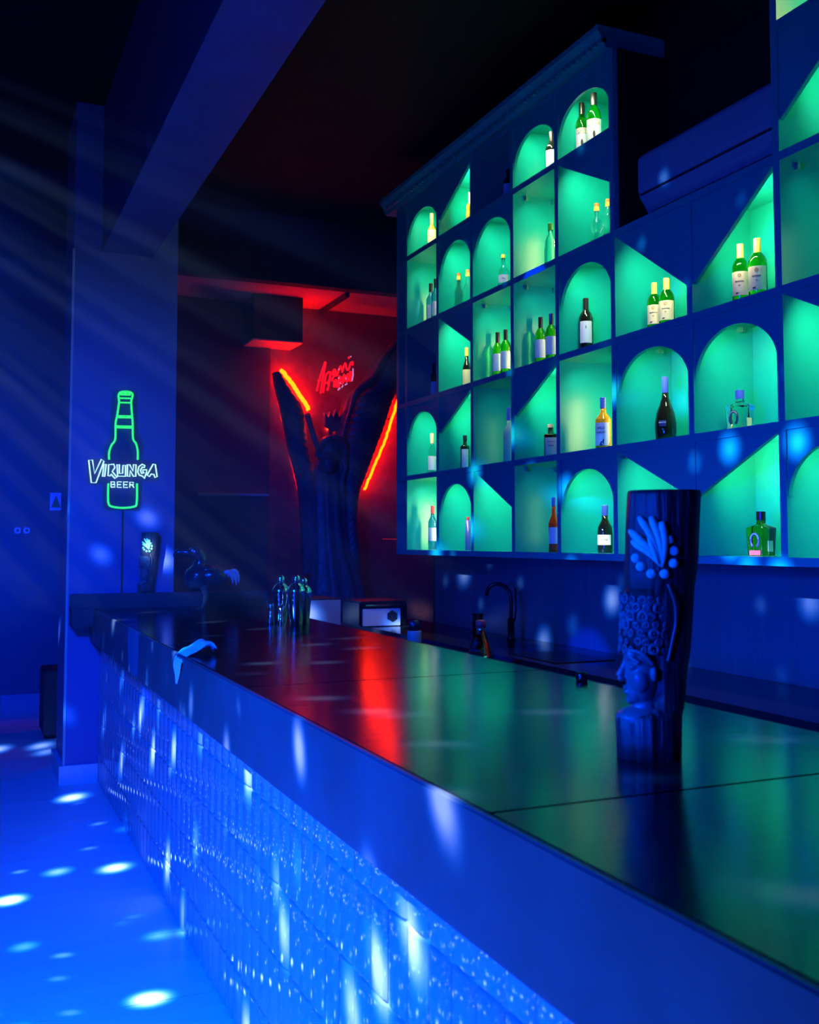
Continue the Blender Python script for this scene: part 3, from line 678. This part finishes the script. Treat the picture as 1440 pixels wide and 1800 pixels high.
# body: drooping head with rim, torso and folds
bm = bmesh.new()
tors = [(3.13,9.12,2.30,.10),(3.12,9.10,2.15,.13),(3.13,9.08,1.95,.15),(3.14,9.08,1.70,.15),(3.16,9.08,1.45,.17),(3.20,9.08,1.2,.22),(3.24,9.1,.9,.28),(3.25,9.1,.4,.33),(3.25,9.1,0,.36)]
loft([[(x+r*math.cos(2*PI*k/40)*(1+.10*math.sin(9*2*PI*k/40)), y+.7*r*math.sin(2*PI*k/40)*(1+.10*math.sin(9*2*PI*k/40)), z) for k in range(40)] for x, y, z, r in tors], bm)
rel(link('body', bm, M_sculpt, None, True), sc)
bm = bmesh.new(); ball(bm, (3.11,9.02,2.36), (.12,.13,.15), 20); ball(bm, (3.06,8.93,2.24), (.07,.08,.10), 14)
tube(smoothline([(2.97,8.97,2.30),(3.01,8.90,2.43),(3.12,8.88,2.48),(3.22,8.92,2.43),(3.27,9.0,2.28)], 5), .028, bm, 10)
tube(smoothline([(3.2,8.98,2.34),(3.25,8.97,2.22),(3.22,8.98,2.08),(3.24,9.0,1.95)], 5), .03, bm, 8)
h = rel(link('head', bm, M_sculpt, None, True), sc); remesh(h, .014, 3)
poly = [(3.12,2.62),(3.115,2.74),(3.15,2.69),(3.17,2.75),(3.20,2.69),(3.225,2.78),(3.255,2.70),(3.28,2.72),(3.275,2.60),(3.20,2.56)]
rel(link('crown', prism(poly, 9.16, 9.22), M_sculpt), sc)
rel(link('neck_scroll', tube(smoothline([(3.18,9.19,2.58),(3.17,9.16,2.50),(3.20,9.1,2.44)], 4), .02), M_sculpt, None, True), sc)
ld = link('wall_ledge', box(1.97,2.64,9.38,9.46,1.945,1.968,.004), mat('ledge', (.5,.5,.5), .3)); tag(ld, 'thin pale ledge on the dark pilaster left of the sculpture', 'shelf')
rl = link('red_rail_light', tube([(3.72,9.2,1.545),(4.1,9.2,1.54)], .003), mat('rail', (.4,.02,.02), emis=(1,.01,.01), estr=.35)); tag(rl, 'thin dim red light line low on the wall right of the sculpture', 'light strip')

# ------------------------------------------------------------------ carved totem (near) and small one (far)
def totem(name, loc, rz, s, label, blur=1):
    """height .53 at s=1; local x = right, -y = front"""
    t = thing(name, label, 'carving', loc, rz); t.scale = (s, s, s)
    def ring(cx, cy, rx, ry, z, n=44, amp=.02):
        return [(cx+rx*math.cos(2*PI*k/n)*(1+amp*math.sin(k*7.3)), cy+ry*math.sin(2*PI*k/n)*(1+amp*math.sin(k*7.3)), z) for k in range(n)]
    bm = bmesh.new()   # the trunk; the front-left lower half is cut back behind the face
    loft([ring(0,0,.063,.054,0), ring(0,0,.064,.055,.035), ring(0,0,.065,.055,.080), ring(.004,.002,.062,.054,.087),
          ring(.030,.010,.041,.044,.100), ring(.032,.010,.044,.045,.16), ring(.034,.010,.051,.048,.22), ring(.030,.008,.061,.054,.30), ring(.025,.005,.068,.058,.335),
          ring(.026,.004,.071,.060,.36), ring(.030,.003,.072,.061,.40), ring(.0325,.002,.0725,.062,.46), ring(.036,.002,.0725,.062,.52), ring(.037,.002,.0715,.061,.53)], bm)
    link('trunk', bm, M_wood, t, smooth=True)
    # face in profile looking left, shoulders, neck
    bm = bmesh.new()
    ball(bm, (-.010,-.014,.165), (.034,.036,.062), 24)          # skull front
    ball(bm, (-.026,-.016,.205), (.022,.027,.024), 16)          # forehead
    ball(bm, (-.022,-.018,.130), (.020,.023,.022), 16)          # jaw
    ball(bm, (-.034,-.018,.115), (.010,.012,.009), 12)          # chin
    tube([(-.040,-.018,.200),(-.046,-.018,.180),(-.056,-.018,.160)], [.006,.0065,.0085], bm, 10)   # nose
    ball(bm, (-.052,-.018,.156), (.008,.011,.006), 12)
    ball(bm, (-.043,-.018,.139), (.007,.013,.0045), 12); ball(bm, (-.041,-.018,.130), (.007,.012,.0045), 12)   # lips
    tube(smoothline([(-.042,-.016,.196),(-.034,-.038,.200),(-.016,-.050,.190)], 5), .0045, bm, 8)           # brow
    ball(bm, (-.028,-.040,.182), (.010,.009,.006), 12)          # eye
    ball(bm, (-.014,-.046,.155), (.016,.010,.022), 14)          # cheek
    ball(bm, (.012,-.048,.170), (.006,.006,.016), 10)           # ear
    tube([(-.004,-.008,.125),(-.006,-.006,.085)], [.024,.030], bm, 16)   # neck
    ball(bm, (-.012,-.006,.078), (.052,.046,.026), 20)          # shoulders
    h = link('face', bm, M_face, t, smooth=True); remesh(h, .0022, 2)
    tt = link('brow_band', tube(smoothline([(-.046,-.014,.208),(-.036,-.036,.214),(-.010,-.050,.208),(.010,-.050,.188)], 6), .0042, n=8), M_face, t, smooth=True)
    # hair of curls and little blossoms
    rnd = random.Random(3); bm = bmesh.new()
    for r_ in range(7):
        z = .215+r_*.0165
        for q in range(6):
            a = math.radians(180+12+q*22+(r_%2)*10+rnd.uniform(-5,5)); rx, ry = .052-.0006*r_, .050
            cx, cy = .001+(rx+.004)*math.cos(a), .002+(ry+.003)*math.sin(a)
            rr = rnd.uniform(.0045,.0092); d = Vector((math.cos(a), math.sin(a), 0)); u = Vector((-d.y, d.x, 0))
            pts = [Vector((cx, cy, z+rnd.uniform(-.003,.003)))+u*rr*math.cos(p)+Vector((0,0,rr*math.sin(p))) for p in [2*PI*i/10 for i in range(10)]]
            tube(pts, rr*.46, bm, 6, closed=True); ball(bm, (cx+d.x*.001, cy+d.y*.001, z), rr*.35, 6)
    link('curled_hair', bm, M_face, t, smooth=True)
    link('hair_body', loft([ring(.002,-.002,.046,.046,.205), ring(.001,-.002,.052,.049,.24), ring(.003,-.002,.053,.050,.30), ring(.012,0,.054,.052,.335)]), M_wood, t, smooth=True)
    # flower: long petals and a half wreath of scallops on the front surface
    def surf(x, z):   # point on the trunk front
        cx, rx, ry = .031, .072, .0615
        u = max(-.98, min(.98, (x-cx)/rx)); return Vector((x, .002-ry*math.sqrt(1-u*u)-.001, z))
    bm = bmesh.new()
    base = (.029, .378)
    for tx, tz, wd in ((-.026,.428,.0068),(-.031,.449,.0068),(-.013,.476,.0062),(.010,.476,.0070),(.029,.466,.0074)):
        L = [(base[0]+(tx-base[0])*f+(.006*math.sin(PI*f)), base[1]+(tz-base[1])*f) for f in [i/9 for i in range(10)]]
        tube([surf(a, b)+Vector((0,-.002-.004*math.sin(PI*i/9),0)) for i, (a, b) in enumerate(L)], [wd*(.25+1.05*(i/9)**.7) if i < 9 else wd*.8 for i in range(10)], bm, 10)
    tube([surf(.004+.018*i/6, .440-.055*i/6)+Vector((0,-.008,0)) for i in range(7)], [.002,.005,.006,.006,.005,.004,.002], bm, 10)
    link('flower_petals', bm, M_woodlite, t, smooth=True)
    bm = bmesh.new()
    for x, z in ((-.020,.395),(-.011,.379),(.009,.365),(.034,.365),(.051,.386),(.053,.410),(.043,.432)):
        p = surf(x, z); ball(bm, (p.x, p.y-.001, p.z), (.0100,.0055,.0095), 12); ball(bm, (p.x+.003, p.y-.004, p.z+.002), (.004,.003,.005), 8)
    link('flower_scallops', bm, M_woodlite, t, smooth=True)
    link('stem_relief', tube(smoothline([surf(.040,.345),surf(.052,.310)+Vector((0,.003,0)),surf(.054,.270)+Vector((0,.012,0)),surf(.046,.230)+Vector((0,.014,0)),surf(.038,.195)+Vector((0,.016,0))], 6), .0028, n=8), M_face, t, smooth=True)
    return t
totem('carved_totem', (1.262, 1.705, 1.10), math.radians(-36), 1.0, 'tall dark wooden carving with a face, curled hair and flower on the near bar top')
totem('carved_totem', (1.09, 6.80, 1.19), math.radians(-10), .74, 'small carved wooden face totem at the far end of the bar by the column')

# ------------------------------------------------------------------ dodo figurine
dd = thing('bird_figurine', 'glossy dodo-like bird figurine with big hooked beak at the far end of the bar', 'figurine', (1.35, 6.30, 1.10), math.radians(-15))
M_bird = mat('glazed_bird', (.02,.02,.024), .16, spec=.6); M_birdl = mat('glazed_bird_pale', (.35,.38,.42), .2)
bm = bmesh.new()
ball(bm, (-.02,0,.205), (.085,.075,.085), 24); ball(bm, (.06,0,.21), (.10,.07,.065), 24); ball(bm, (-.05,-.01,.175), (.055,.055,.05), 16)
tube(smoothline([(-.03,0,.25),(-.01,0,.30),(-.015,0,.335),(-.035,0,.355)], 4), [.045,.042,.040,.038,.036,.036,.036,.037,.038,.039,.04,.04,.04][:13], bm, 14)
ball(bm, (-.04,0,.355), (.048,.04,.04), 18)
tube(smoothline([(-.07,0,.352),(-.12,0,.358),(-.155,0,.352),(-.172,0,.325)], 4), [.026,.024,.023,.022,.022,.022,.023,.022,.020,.016,.011,.007,.003], bm, 12)
for y in (-.03,.03):
    tube([(.02,y,.15),(.03,y,.09),(.015,y,.03)], [.030,.018,.013], bm, 10)
    for a in (-.6,0,.6): tube([(.015,y,.02),(.015-.055*math.cos(a),y+.045*math.sin(a),.008)], [.010,.006], bm, 8)
bd = link('body', bm, M_bird, dd, smooth=True); remesh(bd, .006, 3)
bm = bmesh.new()
for q, (dx, dz) in enumerate(((0,0),(.022,-.012),(.036,.005))):
    tube(smoothline([(.125+dx,-.02+q*.015,.225+dz),(.165+dx,-.02+q*.015,.235+dz),(.185+dx,-.02+q*.015,.20+dz),(.188+dx,-.02+q*.015,.165+dz)], 4), [.010,.013,.015,.016,.016,.015,.014,.012,.010,.008,.006,.004,.003], bm, 8)
link('tail_feathers', bm, M_birdl, dd, smooth=True)
bm = bmesh.new(); ball(bm, (.035,-.035,.250), (.055,.040,.026), 16); link('wing', bm, M_bird, dd, smooth=True)
bm = bmesh.new(); ball(bm, (-.055,-.036,.368), .010, 10); link('eye', bm, M_birdl, dd, smooth=True)
link('stand', box(-.07,.03,-.05,.05,0,.012,.004), M_bird, dd)

# ------------------------------------------------------------------ bar tools on the top
def shaker(loc, s, label):
    t = thing('cocktail_shaker', label, 'cocktail shaker', loc, random.uniform(0,6), 'cobbler shakers on the bar'); t.scale = (s,)*3
    link('tumbler', lathe([(0,0),(.028,0),(.031,.004),(.041,.135),(.042,.14),(0,.14)], 36), M_chrome, t, smooth=True)
    link('strainer_top', lathe([(.0425,.128),(.0435,.130),(.0445,.172),(.045,.182),(.041,.187),(.036,.200),(.024,.212),(.0205,.216),(.0,.216)], 36), M_chrome, t, smooth=True)
    link('cap', lathe([(.0195,.212),(.0205,.214),(.019,.245),(.017,.249),(.011,.256),(0,.259)], 28), M_chrome, t, smooth=True)
shaker((1.50, 5.10, 1.10), .98, 'chrome cobbler shaker, leftmost of three grouped on the bar')
shaker((1.545, 4.98, 1.10), 1.0, 'chrome cobbler shaker, front one of three grouped on the bar')
shaker((1.61, 5.06, 1.10), .93, 'chrome cobbler shaker, rightmost of three grouped on the bar')
def jigger(loc, label):
    t = link('jigger', lathe([(0,0),(.021,0),(.0225,.003),(.009,.062),(.0085,.066),(.009,.07),(.0225,.118),(.0215,.118),(.008,.074),(0,.074)], 28), M_chrome, None, smooth=True)
    t.location = loc; tag(t, label, 'jigger', 'steel jiggers on the bar'); return t
jigger((1.465, 5.16, 1.10), 'chrome double jigger left of the shakers, the further left one')
j = jigger((1.482, 5.03, 1.10), 'chrome double jigger standing close beside the shakers'); j.scale = (.85,.85,.85)
# crumpled napkin hanging over the edge
bm = bmesh.new(); n, mm = 26, 8; g = []
path = smoothline([(.885,0,1.118),(.86,0,1.135),(.82,0,1.118),(.775,0,1.104),(.750,0,1.07),(.748,0,1.03),(.752,0,.985)], 4)
for i, p in enumerate(path):
    u = i/(len(path)-1); wd = .075 if u < .6 else .075*max(.03, 1-((u-.6)/.4)**1.6)
    g.append([bm.verts.new((p.x+.004*math.sin(9*u+2.5*v_*6), 3.92-.25*u*.0+wd*(2*v_/mm-1)+.01*math.sin(7*u), p.z+(.013*math.sin(v_*2.3+9*u)*(1-.8*u) if u < .6 else 0)+.004)) for v_ in range(mm+1)])
for i in range(len(path)-1):
    for v_ in range(mm): bm.faces.new((g[i][v_], g[i][v_+1], g[i+1][v_+1], g[i+1][v_]))
nk = link('napkin', bm, mat('napkin_cloth', (.75,.75,.75), .7), None, True); tag(nk, 'small crumpled pale napkin hanging over the front edge of the bar', 'napkin')
sm_ = nk.modifiers.new('thick', 'SOLIDIFY'); sm_.thickness = .0025

# ------------------------------------------------------------------ things on the back counter
t = thing('faucet', 'black gooseneck faucet against the splashback', 'faucet', (3.19, 5.72, .90))
link('base', lathe([(0,0),(.028,0),(.028,.01),(.022,.02),(.022,.14),(0,.142)], 20), M_blackmetal, t, smooth=True)
link('spout', tube(smoothline([(0,0,.13),(0,0,.27),(-.02,.02,.33),(-.07,.05,.355),(-.115,.08,.33),(-.125,.09,.28)], 5), .012, n=12), M_blackmetal, t, smooth=True)
link('lever', tube([(.0,-.03,.12),(.0,-.05,.13),(.005,-.055,.20),(.005,-.05,.33)], .006), M_blackmetal, t, smooth=True)
# clear swing bottle with red stopper
t = thing('decanter', 'clear ribbed glass decanter with a red stopper behind the bar', 'decanter', (2.45, 4.72, .90))
link('glass_body', lathe([(0,0),(.062,0),(.068,.006),(.066,.03),(.045,.09),(.028,.125),(.022,.145),(.021,.158),(0,.158)], 24), g_clear, t, smooth=False)
link('stopper', lathe([(0,.156),(.026,.157),(.027,.19),(.018,.197),(0,.198)], 18), c_red, t, smooth=True)
t.location = (2.45, 4.713, .925)
for i, z in enumerate((.901, .951, 1.001)):
    o = link('drinking_glass', lathe([(0,0),(.026,0),(.034,.075),(.037,.078),(.032,.078),(.024,.008),(0,.008)], 20), g_clear, None, True)
    o.location = (2.93, 5.674, z+.0); tag(o, ('lowest','middle','topmost')[i]+' of the three nested clear glasses behind the bar', 'glass', 'stack of nested glasses')
o = thing('jar', 'small white jar with dark cap just behind the bar edge', 'jar', (2.24, 5.08, .925))
link('jar_body', lathe([(0,0),(.035,0),(.038,.005),(.038,.115),(.036,.12),(0,.12)], 24), M_ac, o, smooth=True)
link('jar_cap', lathe([(0,.12),(.030,.121),(.030,.155),(.022,.175),(0,.178)], 20), c_black, o, smooth=True)
o = link('bottle_stopper', lathe([(0,0),(.016,0),(.018,.004),(.018,.022),(.015,.026),(0,.027)], 20), M_blackmetal, None, True); o.location = (1.752, 2.70, 1.10); tag(o, 'small black stopper standing at the back edge of the bar top', 'stopper')
t = thing('ice_maker', 'boxy machine with a dark hexagon mark on its pale panel', 'machine', (2.85, 7.2, .9))
rel(link('casing', box(2.66, 3.04, 7.02, 7.4, .90, 1.085, .012), M_blackmetal), t)
rel(link('front_plate', box(2.68, 2.98, 7.010, 7.022, .905, 1.03, .003), M_skirt), t)
rel(link('hexagon_mark', prism([(2.91+.042*math.cos(PI/6+PI/3*i), .975+.042*math.sin(PI/6+PI/3*i)) for i in range(6)], 7.002, 7.011), M_ink), t)
rel(link('handle', tube([(2.70,7.005,1.055),(2.98,7.005,1.055)], .007), M_chrome), t)
t = thing('low_fridge', 'plain pale-fronted under-counter unit behind the shakers', 'fridge', (2.52, 7.85, 0))
rel(link('body', box(2.30, 2.74, 7.64, 8.1, 0, 1.075, .008), M_dark), t); rel(link('door', box(2.31, 2.73, 7.62, 7.64, .05, 1.065, .004), M_ac), t)
rel(link('handle', tube([(2.34,7.60,.60),(2.34,7.60,.90)], .008), M_chrome), t)

ub = thing('underbar_station', 'low steel work station hidden just behind the bar top', 'work station', (2.2, 4.6, 0))
rel(link('station_top', box(1.80, 2.52, 3.6, 5.9, .90, .925, .004), M_blackmetal), ub)
rel(link('station_body', box(1.84, 2.48, 3.65, 5.85, 0, .90), M_dark), ub)

area('niche_red_fill', (2.9, 9.2, 3.0), (2.75, 9.2, 4), .2, .2, 2.2, (1, .004, 0), 80)  # unseen fill lamp added to redden the niche ceiling and ledge underside
# ------------------------------------------------------------------ thin haze with light beams on the room side
hz = bpy.data.materials.new('haze'); hz.use_nodes = True; nt = hz.node_tree; nt.nodes.clear()
vo = nt.nodes.new('ShaderNodeVolumeScatter'); vo.inputs['Density'].default_value = .014; vo.inputs['Color'].default_value = (1,1,1,1)
ou = nt.nodes.new('ShaderNodeOutputMaterial'); nt.links.new(vo.outputs[0], ou.inputs['Volume'])
o = link('haze', box(-3.9, 1.7, 3.0, 9.0, 1.25, 4.0), hz); o['kind'] = 'stuff'; o['label'] = 'thin haze hanging over the far end of the bar'; o['category'] = 'haze'
def beam(tgt, deg, power):
    l = bpy.data.lights.new('beam_light', 'SPOT'); l.energy = power; l.color = (0, .03, 1); l.spot_size = math.radians(deg); l.spot_blend = .5; l.shadow_soft_size = .01
    o = bpy.data.objects.new('beam_light', l); COL.objects.link(o); o.location = (-1.384, 5.0, 3.389); aim(o, tgt)
beam((1.3, 5.05, 3.14), 4.5, 2600)
beam((1.486, 5.05, 1.75), 7, 3000)
beam((0.9, 5.05, 0.9), 7, 2600)
